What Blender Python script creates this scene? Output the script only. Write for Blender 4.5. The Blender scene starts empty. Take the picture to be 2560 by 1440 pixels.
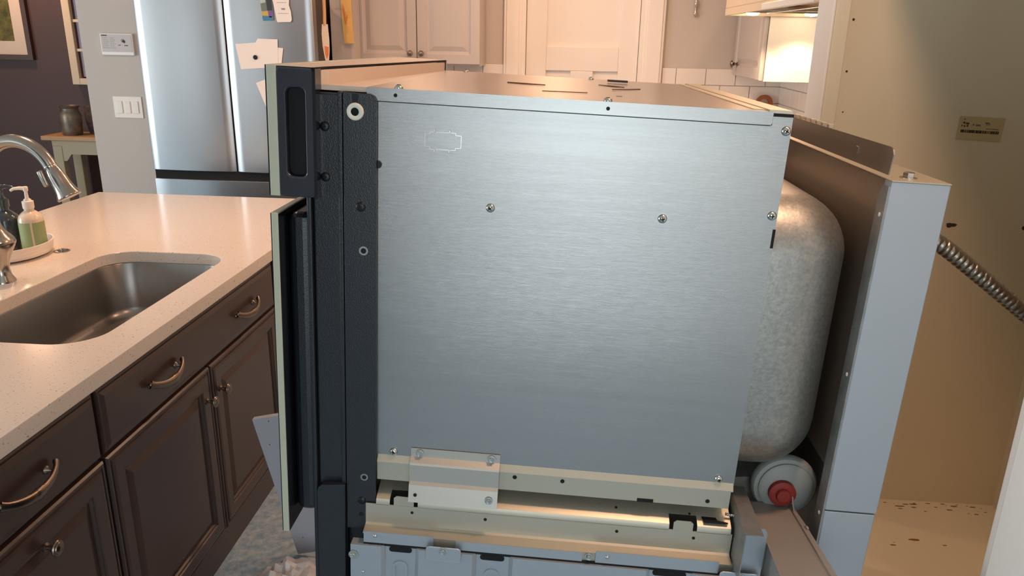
import bpy, bmesh, math, random
from mathutils import Vector, Matrix
PI = math.pi
S = bpy.context.scene
C = S.collection
random.seed(7)

# ------------------------------------------------------------------ camera
def cam_rot(yaw, pitch, roll):
    cy, sy = math.cos(yaw), math.sin(yaw)
    f0 = Vector((sy, cy, 0)); r0 = Vector((cy, -sy, 0)); u0 = Vector((0, 0, 1))
    f = f0 * math.cos(pitch) - u0 * math.sin(pitch)
    u = u0 * math.cos(pitch) + f0 * math.sin(pitch)
    r = r0 * math.cos(roll) + u * math.sin(roll)
    u2 = u * math.cos(roll) - r0 * math.sin(roll)
    return Matrix((r, u2, -f)).transposed()
cd = bpy.data.cameras.new('camera'); cam = bpy.data.objects.new('camera', cd); C.objects.link(cam)
cd.sensor_width = 36.0; cd.lens = 36.0 * 1930.0 / 2560.0; cd.clip_start = 0.05
cam.matrix_world = Matrix.Translation((0, 0, 1.65)) @ cam_rot(-0.0720184606, 0.314146363, 0.0191161138).to_4x4()
S.camera = cam

# ------------------------------------------------------------------ world, light, exposure
w = bpy.data.worlds.new('world'); S.world = w; w.use_nodes = True
w.node_tree.nodes['Background'].inputs[0].default_value = (0.75, 0.86, 1.0, 1)
w.node_tree.nodes['Background'].inputs[1].default_value = 0.35
S.view_settings.view_transform = 'Standard'; S.view_settings.look = 'None'
S.view_settings.gamma = 1.0; S.view_settings.use_curve_mapping = False
S.view_settings.exposure = 0.14
DAY = (0.88, 0.97, 1.0); WARM = (1.0, 0.58, 0.36)
def area(name, loc, aim, sx, sy, watt, col, shape='RECTANGLE', spread=PI):
    d = bpy.data.lights.new(name, 'AREA'); d.shape = shape; d.size = sx; d.size_y = sy; d.energy = watt; d.color = col; d.spread = spread
    o = bpy.data.objects.new(name, d); C.objects.link(o); o.location = loc
    o.rotation_euler = (Vector(aim) - Vector(loc)).to_track_quat('-Z', 'Y').to_euler(); return o
area('daylight_patio_window', (0.17, -3.12, 1.35), (0.17, 0, 1.35), 1.85, 2.1, 34, DAY)
area('daylight_left_window', (-5.20, -3.12, 1.45), (-5.20, 0, 1.45), 1.4, 1.7, 12, DAY)
area('added_side_fill', (-6.93, 0.2, 1.40), (0, 0.2, 1.40), 2.6, 2.0, 150, DAY)  # added fill light with no known window, brightens the oven cabinet interior
for i, (x, y, e) in enumerate([(-0.05, 3.75, 9.5), (-1.75, 2.6, 14), (0.75, 2.75, 10), (-0.6, 3.3, 6), (0.4, 0.9, 9)]):
    area('ceiling_downlight', (x, y, 2.43), (x, y, 0), 0.14, 0.14, e, WARM, 'DISK')
area('dining_downlight', (-4.4, 5.75, 2.43), (-4.4, 5.75, 0), 0.2, 0.2, 11, WARM, 'DISK')
for x in (0.80, 1.06):
    d = bpy.data.lights.new('hood_lamp_light', 'SPOT'); d.energy = 8; d.color = (1.0, 0.74, 0.46); d.spot_size = 2.0; d.spot_blend = 0.6; d.shadow_soft_size = 0.02
    o = bpy.data.objects.new('hood_lamp_light', d); C.objects.link(o); o.location = (x, 3.80, 1.752)

# ------------------------------------------------------------------ helpers
def lin(c):
    return tuple(((v / 255.0) / 12.92 if v <= 10 else ((v / 255.0 + 0.055) / 1.055) ** 2.4) for v in c) + (1,)
def mat(name, col, rough=0.5, metal=0.0, bump=0.0, bscale=200, var=0.0, vscale=8, col2=None, stretch=(1, 1, 1), coat=0.0, emit=None, estr=0, trans=0.0, aniso=0.0, spec=0.5, rvar=0.0, ramp=(0.35, 0.65)):
    m = bpy.data.materials.new(name); m.use_nodes = True
    nt = m.node_tree; b = nt.nodes['Principled BSDF']; L = nt.links.new
    b.inputs['Base Color'].default_value = lin(col); b.inputs['Roughness'].default_value = rough; b.inputs['Metallic'].default_value = metal
    b.inputs['Coat Weight'].default_value = coat; b.inputs['Coat Roughness'].default_value = 0.28; b.inputs['Transmission Weight'].default_value = trans; b.inputs['Specular IOR Level'].default_value = spec
    if aniso: b.inputs['Anisotropic'].default_value = aniso
    if emit: b.inputs['Emission Color'].default_value = emit + (1,); b.inputs['Emission Strength'].default_value = estr
    if bump or col2 or rvar:
        tc = nt.nodes.new('ShaderNodeTexCoord'); mp = nt.nodes.new('ShaderNodeMapping'); mp.inputs['Scale'].default_value = stretch; L(tc.outputs['Object'], mp.inputs[0])
    if bump:
        n = nt.nodes.new('ShaderNodeTexNoise'); n.inputs['Scale'].default_value = bscale; n.inputs['Detail'].default_value = 3; L(mp.outputs[0], n.inputs['Vector'])
        bp = nt.nodes.new('ShaderNodeBump'); bp.inputs['Strength'].default_value = bump; bp.inputs['Distance'].default_value = 0.002
        L(n.outputs['Fac'], bp.inputs['Height']); L(bp.outputs[0], b.inputs['Normal'])
    if col2 or rvar:
        n2 = nt.nodes.new('ShaderNodeTexNoise'); n2.inputs['Scale'].default_value = vscale; n2.inputs['Detail'].default_value = 6; n2.inputs['Roughness'].default_value = 0.65; L(mp.outputs[0], n2.inputs['Vector'])
        r = nt.nodes.new('ShaderNodeMapRange'); r.inputs[1].default_value = ramp[0]; r.inputs[2].default_value = ramp[1]; L(n2.outputs['Fac'], r.inputs[0])
        if col2:
            mx = nt.nodes.new('ShaderNodeMix'); mx.data_type = 'RGBA'; mx.inputs[6].default_value = lin(col); mx.inputs[7].default_value = lin(col2)
            L(r.outputs[0], mx.inputs[0]); L(mx.outputs[2], b.inputs['Base Color'])
        if rvar:
            r2 = nt.nodes.new('ShaderNodeMapRange'); r2.inputs[3].default_value = rough; r2.inputs[4].default_value = rough + rvar; L(r.outputs[0], r2.inputs[0]); L(r2.outputs[0], b.inputs['Roughness'])
    return m

class MB:
    """collects shapes into one mesh; off is added to every coordinate"""
    def __init__(s, off=(0, 0, 0)): s.bm = bmesh.new(); s.off = Vector(off)
    def v(s, p): return s.bm.verts.new(Vector(p) + s.off)
    def face(s, vs):
        try: return s.bm.faces.new(vs)
        except ValueError: return None
    def box(s, x0, x1, y0, y1, z0, z1, bev=0.0, seg=2):
        t = bmesh.new(); bmesh.ops.create_cube(t, size=1)
        for q in t.verts: q.co = Vector(((x0 + x1) / 2 + q.co.x * (x1 - x0), (y0 + y1) / 2 + q.co.y * (y1 - y0), (z0 + z1) / 2 + q.co.z * (z1 - z0)))
        if bev: bmesh.ops.bevel(t, geom=t.edges[:], offset=bev, segments=seg, affect='EDGES', profile=0.5)
        s.add(t); return s
    def add(s, t, m=None):
        mp = {}
        for q in t.verts: mp[q] = s.v(m @ q.co if m else q.co)
        for f in t.faces: s.face([mp[q] for q in f.verts])
        t.free(); return s
    def prism(s, pts, axis, lo, hi):
        """polygon pts (two coordinates, in the order of the remaining axes) extruded along axis 0/1/2"""
        def P(p, t):
            l = list(p); l.insert(axis, t); return l
        a = [s.v(P(p, lo)) for p in pts]; b = [s.v(P(p, hi)) for p in pts]; n = len(pts)
        s.face(a[::-1]); s.face(b)
        for i in range(n): s.face([a[i], a[(i + 1) % n], b[(i + 1) % n], b[i]])
        return s
    def loops(s, ls, cap0=True, cap1=True, close=True):
        L = [[s.v(p) for p in l] for l in ls]; n = len(L[0])
        for A, B in zip(L, L[1:]):
            for i in range(n if close else n - 1): s.face([A[i], A[(i + 1) % n], B[(i + 1) % n], B[i]])
        if cap0: s.face(L[0][::-1])
        if cap1: s.face(L[-1])
        return s
    def lathe(s, prof, c=(0, 0, 0), axis=(0, 0, 1), n=24, caps=True):
        q = Vector((0, 0, 1)).rotation_difference(Vector(axis)); c = Vector(c)
        return s.loops([[c + q @ Vector((max(r, 1e-5) * math.cos(2 * PI * i / n), max(r, 1e-5) * math.sin(2 * PI * i / n), h)) for i in range(n)] for r, h in prof], caps, caps)
    def tube(s, path, rad, n=12, flat=1.0):
        path = [Vector(p) for p in path]; ls = []; up = Vector((0.123, 0.31, 0.94)); N = len(path)
        for i, p in enumerate(path):
            t = (path[min(i + 1, N - 1)] - path[max(i - 1, 0)]).normalized()
            a = t.cross(up)
            if a.length < 1e-4: a = t.cross(Vector((1, 0, 0)))
            a.normalize(); b = a.cross(t).normalized(); up = b
            r = rad(i / (N - 1)) if callable(rad) else (rad[i] if isinstance(rad, (list, tuple)) else rad)
            ls.append([p + a * r * math.cos(2 * PI * k / n) + b * r * flat * math.sin(2 * PI * k / n) for k in range(n)])
        return s.loops(ls)
    def sweep(s, prof, axis, lo, hi, th):
        """open profile (two coords) given thickness th, extruded along axis"""
        P = [Vector(p) for p in prof]; off = []
        for i, p in enumerate(P):
            t = (P[min(i + 1, len(P) - 1)] - P[max(i - 1, 0)]).normalized(); off.append(p + Vector((-t.y, t.x)) * th)
        return s.prism([tuple(p) for p in P] + [tuple(p) for p in off[::-1]], axis, lo, hi)
    def holed(s, outer, inner, axis, lo, hi):
        """plate with a hole; outer and inner are loops with the same number of points"""
        def P(p, t):
            l = list(p); l.insert(axis, t); return l
        A = [s.v(P(p, lo)) for p in outer]; B = [s.v(P(p, hi)) for p in outer]; a = [s.v(P(p, lo)) for p in inner]; b = [s.v(P(p, hi)) for p in inner]
        n = len(outer)
        for i in range(n):
            j = (i + 1) % n
            s.face([A[i], A[j], a[j], a[i]]); s.face([B[j], B[i], b[i], b[j]]); s.face([A[j], A[i], B[i], B[j]]); s.face([a[i], a[j], b[j], b[i]])
        return s
    def build(s, name, m, parent=None, smooth=None, bevel=0.0):
        bmesh.ops.recalc_face_normals(s.bm, faces=s.bm.faces[:])
        me = bpy.data.meshes.new(name); s.bm.to_mesh(me); s.bm.free()
        me.materials.append(m); o = bpy.data.objects.new(name, me); C.objects.link(o)
        if parent: o.parent = parent
        if smooth is not None:
            for p in me.polygons: p.use_smooth = True
            me.set_sharp_from_angle(angle=math.radians(smooth))
        if bevel:
            md = o.modifiers.new('bevel', 'BEVEL'); md.width = bevel; md.segments = 2; md.limit_method = 'ANGLE'; md.angle_limit = math.radians(40)
        return o
def rrect(cx, cy, w, h, r, n=6):
    pts = []
    for qx, qy, a0 in ((1, 1, 0), (-1, 1, 90), (-1, -1, 180), (1, -1, 270)):
        for k in range(n + 1):
            a = math.radians(a0 + 90 * k / n); pts.append((cx + qx * (w / 2 - r) + r * math.cos(a), cy + qy * (h / 2 - r) + r * math.sin(a)))
    return pts
def tag(o, label=None, cat=None, group=None, kind=None):
    for k, v_ in (('label', label), ('category', cat), ('group', group), ('kind', kind)):
        if v_: o[k] = v_
    return o
def thing(name, label, cat, loc=(0, 0, 0), rot=None, group=None):
    o = bpy.data.objects.new(name, None); C.objects.link(o); o.empty_display_size = 0.05
    o.location = loc
    if rot is not None: o.rotation_euler = rot
    return tag(o, label, cat, group)
def struct(o): o['kind'] = 'structure'; return o
def inst(src, name, loc, parent, rot=None, scale=None):
    o = bpy.data.objects.new(name, src.data); C.objects.link(o); o.parent = parent; o.location = loc
    if rot: o.rotation_euler = rot
    if scale: o.scale = scale
    return o

# ------------------------------------------------------------------ materials
M_wall = mat('greige_paint', (196, 188, 180), 0.7, bump=0.05, bscale=300)
M_white = mat('white_paint', (238, 232, 224), 0.45, bump=0.03, bscale=150)
M_ceil = mat('ceiling_paint', (235, 230, 222), 0.9)
M_dark = mat('aubergine_paint', (80, 60, 58), 0.6, bump=0.05, bscale=200)
M_cab = mat('pale_grey_paint', (190, 180, 174), 0.42)
M_tile = mat('white_glazed_tile', (232, 226, 220), 0.18)
M_grout = mat('grout', (190, 178, 168), 0.9)
M_steel = mat('galvanised_steel', (160, 161, 160), 0.17, 0.70, bump=0.085, bscale=420, stretch=(0.05, 1, 12.0), rvar=0.06, vscale=5)
M_steel_r = mat('rough_galvanised_steel', (152, 152, 150), 0.5, 0.75, bump=0.05, bscale=200, col2=(128, 128, 126), vscale=24, ramp=(0.45, 0.7))
M_zinc = mat('zinc_plated_steel', (186, 180, 164), 0.42, 0.6, bump=0.02, bscale=120)
M_pale = mat('blue_grey_steel', (170, 178, 186), 0.42, 0.5, bump=0.02, bscale=160)
M_rear = mat('rear_duct_steel', (152, 142, 130), 0.38, 0.8, bump=0.03, bscale=150)
M_dome = mat('dull_mottled_galvanised', (165, 165, 160), 0.42, 0.8, bump=0.10, bscale=260, col2=(134, 136, 134), vscale=150, ramp=(0.35, 0.75))
M_black = mat('black_enamel', (24, 27, 34), 0.30, bump=0.22, bscale=520, coat=0.3, col2=(74, 80, 92), vscale=720, ramp=(0.70, 0.76))
M_blackp = mat('black_gloss_plastic', (18, 19, 23), 0.22, coat=0.3)
M_matte = mat('matte_black', (12, 12, 13), 0.75, spec=0.2)
M_lip = mat('primer_grey_steel', (205, 188, 174), 0.5, 0.2)
M_cap = mat('black_plastic_blue_sheen', (40, 43, 52), 0.25, coat=0.5)  # bluish reflection on the black end cap put into its colour
M_deep = mat('black_void', (6, 6, 7), 0.8)
M_glassedge = mat('pale_green_glass_edge', (180, 184, 164), 0.35, bump=0.05, bscale=120)
M_screw = mat('bright_zinc', (205, 205, 200), 0.16, 1.0)
M_blacks = mat('black_screw', (14, 15, 18), 0.35, 0.2)
M_ss = mat('brushed_stainless', (176, 178, 180), 0.29, 0.9, bump=0.02, bscale=300, stretch=(.2, .2, 3))
M_sink = mat('satin_sink_steel', (150, 146, 142), 0.30, 0.95, bump=0.02, bscale=300)
M_nickel = mat('brushed_nickel', (176, 168, 158), 0.2, 1.0)
M_knob = mat('antique_pewter', (138, 124, 112), 0.3, 1.0, bump=0.1, bscale=300)
M_esp = mat('espresso_stained_wood', (64, 46, 40), 0.36, bump=0.03, bscale=60, stretch=(1, 6, 0.6), coat=0.25)
M_quartz = mat('speckled_white_quartz', (226, 214, 202), 0.16, col2=(140, 120, 106), vscale=190, ramp=(0.62, 0.66), spec=0.5)
M_cream = mat('cream_melamine', (224, 216, 192), 0.55, bump=0.02, bscale=200)
M_floor = mat('mottled_blue_beige_floor', (126, 160, 188), 0.55, col2=(192, 206, 212), vscale=34, ramp=(0.36, 0.70), bump=0.1, bscale=60)
M_paper = mat('white_paper', (232, 226, 220), 0.8)
M_ink = mat('dark_ink', (70, 62, 60), 0.8)
M_yellow = mat('yellow_paper', (228, 184, 112), 0.8)
M_orange = mat('orange_crayon', (216, 130, 70), 0.8)
M_wood = mat('oiled_wood', (150, 88, 52), 0.5, bump=0.1, bscale=40, stretch=(1, 1, 8))
M_rubber = mat('red_rubber', (142, 42, 36), 0.6)
M_duct = mat('dull_grey_steel', (146, 142, 136), 0.48, 0.25, bump=0.03, bscale=120)  # one even grey for the shells, platform and brackets

# ------------------------------------------------------------------ the room
RX = 1.175
def wall(name, m, *b): return struct(MB().box(*b).build(name, m))
wall('floor', M_floor, -7.1, RX + .6, -3.4, 6.5, -0.1, 0.0)
wall('ceiling', M_ceil, -7.1, RX + .2, -3.4, 6.5, 2.45, 2.55)
far = MB().box(-2.3, -0.34, 4.63, 4.75, 0, 2.45).box(0.43, RX + .12, 4.63, 4.75, 0, 2.45).box(-0.34, 0.43, 4.63, 4.75, 2.08, 2.45)
wall_far = struct(far.build('wall_far', M_wall))
wall_right = wall('wall_right', M_wall, RX, RX + 0.12, -3.4, 4.63, 0, 2.45)
struct(MB().box(-7.1, -7.0, -3.4, -1.15, 0, 2.45).box(-7.1, -7.0, 1.55, 6.5, 0, 2.45).box(-7.1, -7.0, -1.15, 1.55, 0, .35).box(-7.1, -7.0, -1.15, 1.55, 2.42, 2.45).build('wall_left', M_wall))
struct(MB().box(-7.06, -6.98, -1.15, -1.10, .35, 2.42).box(-7.06, -6.98, 1.50, 1.55, .35, 2.42).box(-7.06, -6.98, 0.175, 0.225, .35, 2.42).box(-7.06, -6.98, -1.10, 1.50, .35, .4).box(-7.06, -6.98, -1.10, 1.50, 2.37, 2.42).build('added_window', M_white))  # unseen window frame, added around the side fill light
wall('wall_pantry', M_wall, -2.672, -2.30, 4.20, 4.75, 0, 2.45)
wall('wall_dining', M_dark, -7.0, -2.3, 6.30, 6.42, 0, 2.45)
wall('wall_dining_end', M_wall, -2.42, -2.30, 4.75, 6.30, 0, 2.45)
bk = MB()
bk2 = MB().box(-4.45, -0.80, -3.35, -3.2, 0, 2.45)
struct(bk2.build('wall_behind_darkened', M_dark))  # unseen wall section darkened to give a dark reflection in the oven side
for x0, x1, z0, z1 in ((-7.0, -5.95, 0, 2.45), (-5.95, -4.45, 0, .55), (-5.95, -4.45, 2.35, 2.45), (-0.80, 1.15, 0, .25), (-0.80, 1.15, 2.42, 2.45), (1.15, RX + .1, 0, 2.45)):
    bk.box(x0, x1, -3.35, -3.2, z0, z1)
struct(bk.build('wall_behind', M_wall))
def window(name, x0, x1, z0, z1, nx):
    m = MB(); t = 0.05
    m.box(x0, x0 + t, -3.3, -3.16, z0, z1).box(x1 - t, x1, -3.3, -3.16, z0, z1).box(x0 + t, x1 - t, -3.3, -3.16, z0, z0 + t).box(x0 + t, x1 - t, -3.3, -3.16, z1 - t, z1)
    for i in range(1, nx):
        x = x0 + (x1 - x0) * i / nx; m.box(x - .02, x + .02, -3.27, -3.22, z0 + t, z1 - t)
    return struct(m.build(name, M_white))
window('window_1', -0.80, 1.15, 0.25, 2.42, 2)
window('window_2', -5.95, -4.45, 0.55, 2.35, 2)

# far door with its casing
def casing(x0, x1, name):
    m = MB().box(x0, x1, 4.605, 4.63, 0, 2.16, .004)
    m.box(x0 + .015, x1 - .015, 4.597, 4.606, 0, 2.15, .003)
    return struct(m.build(name, M_white))
casing(-0.407, -0.305, 'trim_1'); casing(0.385, 0.497, 'trim_2')
struct(MB().box(-0.407, 0.497, 4.60, 4.63, 2.075, 2.19, .004).build('trim_3', M_white))
struct(MB().box(-0.305, -0.282, 4.61, 4.70, 0, 2.075).box(0.362, 0.385, 4.61, 4.70, 0, 2.075).box(-0.282, 0.362, 4.61, 4.70, 2.05, 2.075).build('trim_4', M_white))
dr = MB().box(-0.28, 0.36, 4.660, 4.69, 0.01, 2.045)
for b in ((-0.28, -0.163, .01, 2.045), (0.251, 0.36, .01, 2.045), (-0.163, 0.251, 1.47, 1.605), (-0.163, 0.251, 1.93, 2.045), (-0.163, 0.251, .01, .22), (-0.021, 0.109, .22, 1.47)):
    dr.box(b[0], b[1], 4.642, 4.662, b[2], b[3], .004)
door = struct(dr.build('door_1', M_white))
MB().lathe([(.012, 0), (.01, .03), (.026, .04), (.03, .055), (.022, .07), (0, .073)], (0.315, 4.642, 0.98), (0, -1, 0)).build('door_knob', M_knob, door, 40)

# backsplash tiles: parts of the two tiled walls
tp = bpy.data.meshes.new('tile'); t = bmesh.new(); bmesh.ops.create_cube(t, size=1)
for q in t.verts: q.co = Vector((q.co.x * .164, q.co.y * .008, q.co.z * .0885))
bmesh.ops.bevel(t, geom=t.edges[:], offset=.0018, segments=1, affect='EDGES'); t.to_mesh(tp); t.free(); tp.materials.append(M_tile)
def tile(parent, x, y, z, wd, rz):
    o = bpy.data.objects.new('tile', tp); C.objects.link(o); o.parent = parent; o.location = (x, y, z); o.rotation_euler = (0, 0, rz); o.scale = (wd / .164, 1, 1)
tz = [1.4545 - .092 * k for k in range(6)]
for k, z in enumerate(tz):
    joints = [0.50] + [j for j in (0.581 + .168 * i + (.084 if k % 2 else 0) - (.168 if k % 2 else 0) for i in range(0, 6)) if .515 < j < RX - .02] + [RX]
    for a, b in zip(joints, joints[1:]): tile(wall_far, (a + b) / 2, 4.626, z, b - a - .004, 0)
    jr = [4.622 - (.084 if k % 2 else .168)]
    y0 = 4.622
    while y0 > 1.95:
        y1 = y0 - (.084 if (k % 2 and y0 == 4.622) else .168)
        tile(wall_right, RX - .004, (y0 + y1) / 2, z, y0 - y1 - .004, PI / 2); y0 = y1
    xs = -1.20
    while xs < -0.44:
        tile(wall_far, xs + .084, 4.626, z, .164, 0); xs += .168
struct(MB().box(0.50, RX, 4.6275, 4.6305, .92, 1.5).box(RX - .0025, RX + .001, 1.95, 4.63, .92, 1.5).box(-1.2, -.42, 4.6275, 4.6305, .92, 1.5).build('trim_5', M_grout))

# ------------------------------------------------------------------ cabinet doors
def panel_loops(m, map_, w_, h_, prof):
    """nested rectangles: prof = (inset, height)"""
    ls = []
    for ins, d in prof:
        ls.append([map_(-w_ / 2 + ins, -h_ / 2 + ins, d), map_(w_ / 2 - ins, -h_ / 2 + ins, d), map_(w_ / 2 - ins, h_ / 2 - ins, d), map_(-w_ / 2 + ins, h_ / 2 - ins, d)])
    m.loops(ls)
DOORP = [(0, 0), (0, .013), (.004, .018), (.009, .018), (.010, .0155), (.016, .0155), (.017, .019), (.024, .021), (.056, .021), (.058, .017), (.064, .016), (.067, .010), (.072, .010), (.090, .017), (.093, .018)]
DRAWP = [(0, 0), (0, .011), (.004, .014), (.008, .014), (.009, .0165), (.022, .021), (.024, .021)]
FARP = [(0, 0), (0, .017), (.003, .02), (.050, .02), (.056, .013), (.062, .012), (.064, .010), (.068, .010), (.092, .018), (.094, .018)]
def front(kind, name, y0, y1, z0, z1, x, m, parent, prof):
    b = MB(); cy, cz = (y0 + y1) / 2, (z0 + z1) / 2
    if kind == 'x': panel_loops(b, lambda u, v_, d: (x + d, cy + u, cz + v_), y1 - y0, z1 - z0, prof)
    if kind == '-x': panel_loops(b, lambda u, v_, d: (x - d, cy + u, cz + v_), y1 - y0, z1 - z0, prof)
    if kind == '-y': panel_loops(b, lambda u, v_, d: (cy + u, x - d, cz + v_), y1 - y0, z1 - z0, prof)
    return b.build(name, m, parent)
KNOBP = [(.010, 0), (.010, .003), (.0055, .006), (.005, .012), (.009, .014), (.009, .017), (.006, .019), (.008, .022), (.016, .024), (.0175, .027), (.016, .030), (.013, .0305), (.012, .0325), (.008, .0325), (.0065, .034), (0, .0345)]
def knob(loc, axis, parent, m=None, s=1.0):
    return MB().lathe([(r * s, h * s) for r, h in KNOBP], loc, axis, 24).build('knob', m or M_knob, parent, 50)
def pull(x, y, z, L, parent):
    m = MB(); P = []; R = []
    for i in range(33):
        u = -1 + 2 * i / 32
        out = .016 + .015 * math.cos(u * PI / 2) ** .8 - .004 * abs(u) ** 6
        dz = -.010 * math.cos(u * PI / 2) + .010 * (abs(u) ** 3)
        P.append((x + out, y + u * L / 2, z + dz))
        R.append(.0046 + .0020 * math.exp(-((abs(u) - .99) / .05) ** 2) + .0032 * (1 - abs(u)) ** .7 + (.0010 if .02 < abs(u) < .07 else 0))
    m.tube(P, R, 12, 1.7)
    for s in (-1, 1):
        m.lathe([(.0095, 0), (.009, .003), (.005, .006), (.0045, .016)], (x, y + s * L * .40, z), (1, 0, 0), 16)
        m.lathe([(0, -.006), (.005, -.004), (.0068, 0), (.005, .004), (0, .006)], P[0 if s < 0 else -1], (0, 1, 0), 12)
    return m.build('pull', M_knob, parent, 50)

# ------------------------------------------------------------------ island
FX = -1.078
sb = thing('sink_cabinet', 'dark espresso sink cabinet with two doors and a long double-pull false drawer', 'cabinet', (-1.6, 2.06, 0))
OFF = (1.6, -2.06, 0)
def I(off=OFF): return MB(off)
def fr(name, y0, y1, z0, z1, parent, off, prof):
    b = MB(off); cy, cz = (y0 + y1) / 2, (z0 + z1) / 2
    panel_loops(b, lambda u, v_, d: (FX + d, cy + u, cz + v_), y1 - y0, z1 - z0, prof)
    return b.build(name, M_esp, parent)
I().box(-2.16, FX, 1.524, 1.544, 0, .878).box(-2.16, FX, 2.60, 2.62, 0, .878).box(-2.16, -2.14, 1.544, 2.60, 0, .878).box(-2.14, FX - .02, 1.544, 2.60, .10, .118).box(FX - .02, FX, 1.544, 2.60, .0, .118).box(FX - .02, FX, 1.544, 2.60, .683, .70).box(FX - .02, FX, 1.544, 2.60, .858, .878).build('carcass', M_esp, sb)
fd = fr('false_drawer', 1.529, 2.608, .697, .862, sb, OFF, DRAWP)
pull(FX + .021 + OFF[0], 1.807 + OFF[1], .778, .165, fd); pull(FX + .021 + OFF[0], 2.343 + OFF[1], .775, .165, fd)
for y0, y1, ky in ((1.529, 2.064, 2.022), (2.070, 2.608, 2.113)):
    d_ = fr('door', y0, y1, .115, .688, sb, OFF, DOORP); knob((FX + .021 + OFF[0], ky + OFF[1], .594), (1, 0, 0), d_)
OFF2 = (1.6, -1.29, 0)
tb = thing('pull_out_cabinet', 'dark espresso base cabinet with one drawer above a knobbed door, nearest the camera', 'cabinet', (-1.6, 1.29, 0))
MB(OFF2).box(-2.16, FX, .60, 1.522, 0, .878).build('carcass', M_esp, tb)
dw = fr('drawer', 1.062, 1.518, .697, .862, tb, OFF2, DRAWP); pull(FX + .021 + OFF2[0], 1.262 + OFF2[1], .779, .165, dw)
dd = fr('door', 1.062, 1.518, .115, .688, tb, OFF2, DOORP); knob((FX + .021 + OFF2[0], 1.284 + OFF2[1], .622), (1, 0, 0), dd)
ec = thing('end_cabinet', 'dark espresso cabinet at the fridge end of the island, behind the oven', 'cabinet', (-1.6, 3.0, 0))
OFF3 = (1.6, -3.0, 0)
MB(OFF3).box(-2.16, FX, 2.622, 3.40, 0, .878).build('carcass', M_esp, ec)
fr('drawer', 2.632, 3.392, .697, .862, ec, OFF3, DRAWP); fr('door', 2.632, 3.01, .115, .688, ec, OFF3, DOORP); fr('door', 3.016, 3.392, .115, .688, ec, OFF3, DOORP)
# worktop with the sink cut-out
SCX, SCY, SW, SD, SR = -1.365, 2.065, .43, .83, .105
hole = rrect(SCX, SCY, SW, SD, SR, 10)
t = bmesh.new()
out = [t.verts.new((x, y, .92)) for x, y in ((-2.213, .55), (-1.040, .55), (-1.040, 3.445), (-2.213, 3.445))]
inn = [t.verts.new((x, y, .92)) for x, y in hole]
es = [t.edges.new((l[i], l[(i + 1) % len(l)])) for l in (out, inn) for i in range(len(l))]
bmesh.ops.triangle_fill(t, use_beauty=True, use_dissolve=True, edges=es)
ex = bmesh.ops.extrude_face_region(t, geom=t.faces[:])
for q in ex['geom']:
    if isinstance(q, bmesh.types.BMVert): q.co.z = .88
bmesh.ops.recalc_face_normals(t, faces=t.faces[:])
wt = MB(); wt.add(t)
wto = wt.build('worktop', M_quartz, bevel=.003); tag(wto, 'speckled white quartz island worktop with a sink cut-out', 'worktop')
# sink
sk = []
for z, gx, r in ((.8795, .012, .115), (.8795, 0, .105), (.875, -.002, .105), (.72, -.012, .10), (.70, -.018, .095), (.688, -.032, .085), (.680, -.06, .06)):
    sk.append([(x, y, z) for x, y in rrect(SCX, SCY, SW + .01 + 2 * gx, SD + .01 + 2 * gx, max(r, .03), 10)])
sk2 = [[(x + (x - SCX) * .012, y + (y - SCY) * .008, z - .003) for x, y, z in l] for l in sk[::-1]]
sm = MB(); sm.loops(sk, False, True); sm.loops(sk2, True, False)
sink = thing('sink', 'undermounted stainless steel sink bowl below the worktop cut-out', 'sink', (SCX, SCY, .677))
so = MB((-SCX, -SCY, -.677)); so.loops(sk, False, True); so.build('bowl', M_sink, sink, 40); sm.bm.free()
MB().lathe([(.043, .004), (.045, .006), (.04, .0075), (.034, .005), (0, .004)], (0, .0, 0), n=28).build('drain', M_nickel, sink, 40)
# faucet
fa = thing('faucet', 'brushed nickel gooseneck pull-down faucet behind the sink', 'faucet', (-1.690, 2.10, .92))
MB().lathe([(.033, 0), (.032, .006), (.024, .020), (.021, .040), (.024, .062), (.035, .088), (.045, .108), (.050, .120), (.050, .124), (.048, .131), (.038, .144), (.026, .158), (.020, .175), (.0175, .19), (.0175, .30)], n=28).build('body', M_nickel, fa, 50)
# spout: in world X-Z around the arc
arc = []
cx, cz, rr = .108, .306, .1090
pts = [(0.0, .28)]
for i in range(25):
    a = PI - (PI * 0.86) * i / 24; pts.append((cx + rr * math.cos(a), cz + rr * 1.08 * math.sin(a)))
MB().tube([(x, 0, z) for x, z in pts], .0185, 16).build('spout', M_nickel, fa, 60)
ex, ez = pts[-1]; dx, dz = ex - pts[-2][0], ez - pts[-2][1]; l_ = math.hypot(dx, dz); ax = (dx / l_, 0, dz / l_)
sh = MB().lathe([(.0175, -.002), (.0190, .000), (.0190, .003), (.0182, .006), (.0215, .016), (.0235, .030), (.0245, .045), (.0255, .062), (.0285, .080), (.0335, .094), (.0345, .098), (.0330, .100), (.02, .0985)], (ex, 0, ez), ax, 28).build('spray_head', M_nickel, fa, 60)
MB().box(-.0085, .0085, -.0045, .0045, -.024, .024, .004, 3).build('spray_button', M_nickel, sh, 40).matrix_local = Matrix.Translation((ex - .012, -.022, ez - .034)) @ Matrix.Rotation(-.35, 4, 'Y')
# the lever at the near side of the body
MB().tube([(0.02, -.01, .125), (.012, -.02, .165), (.004, -.026, .20), (.006, -.03, .235), (-.004, -.034, .262)], [.010, .009, .007, .0075, .005], 12).build('lever', M_nickel, fa, 60)
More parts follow.
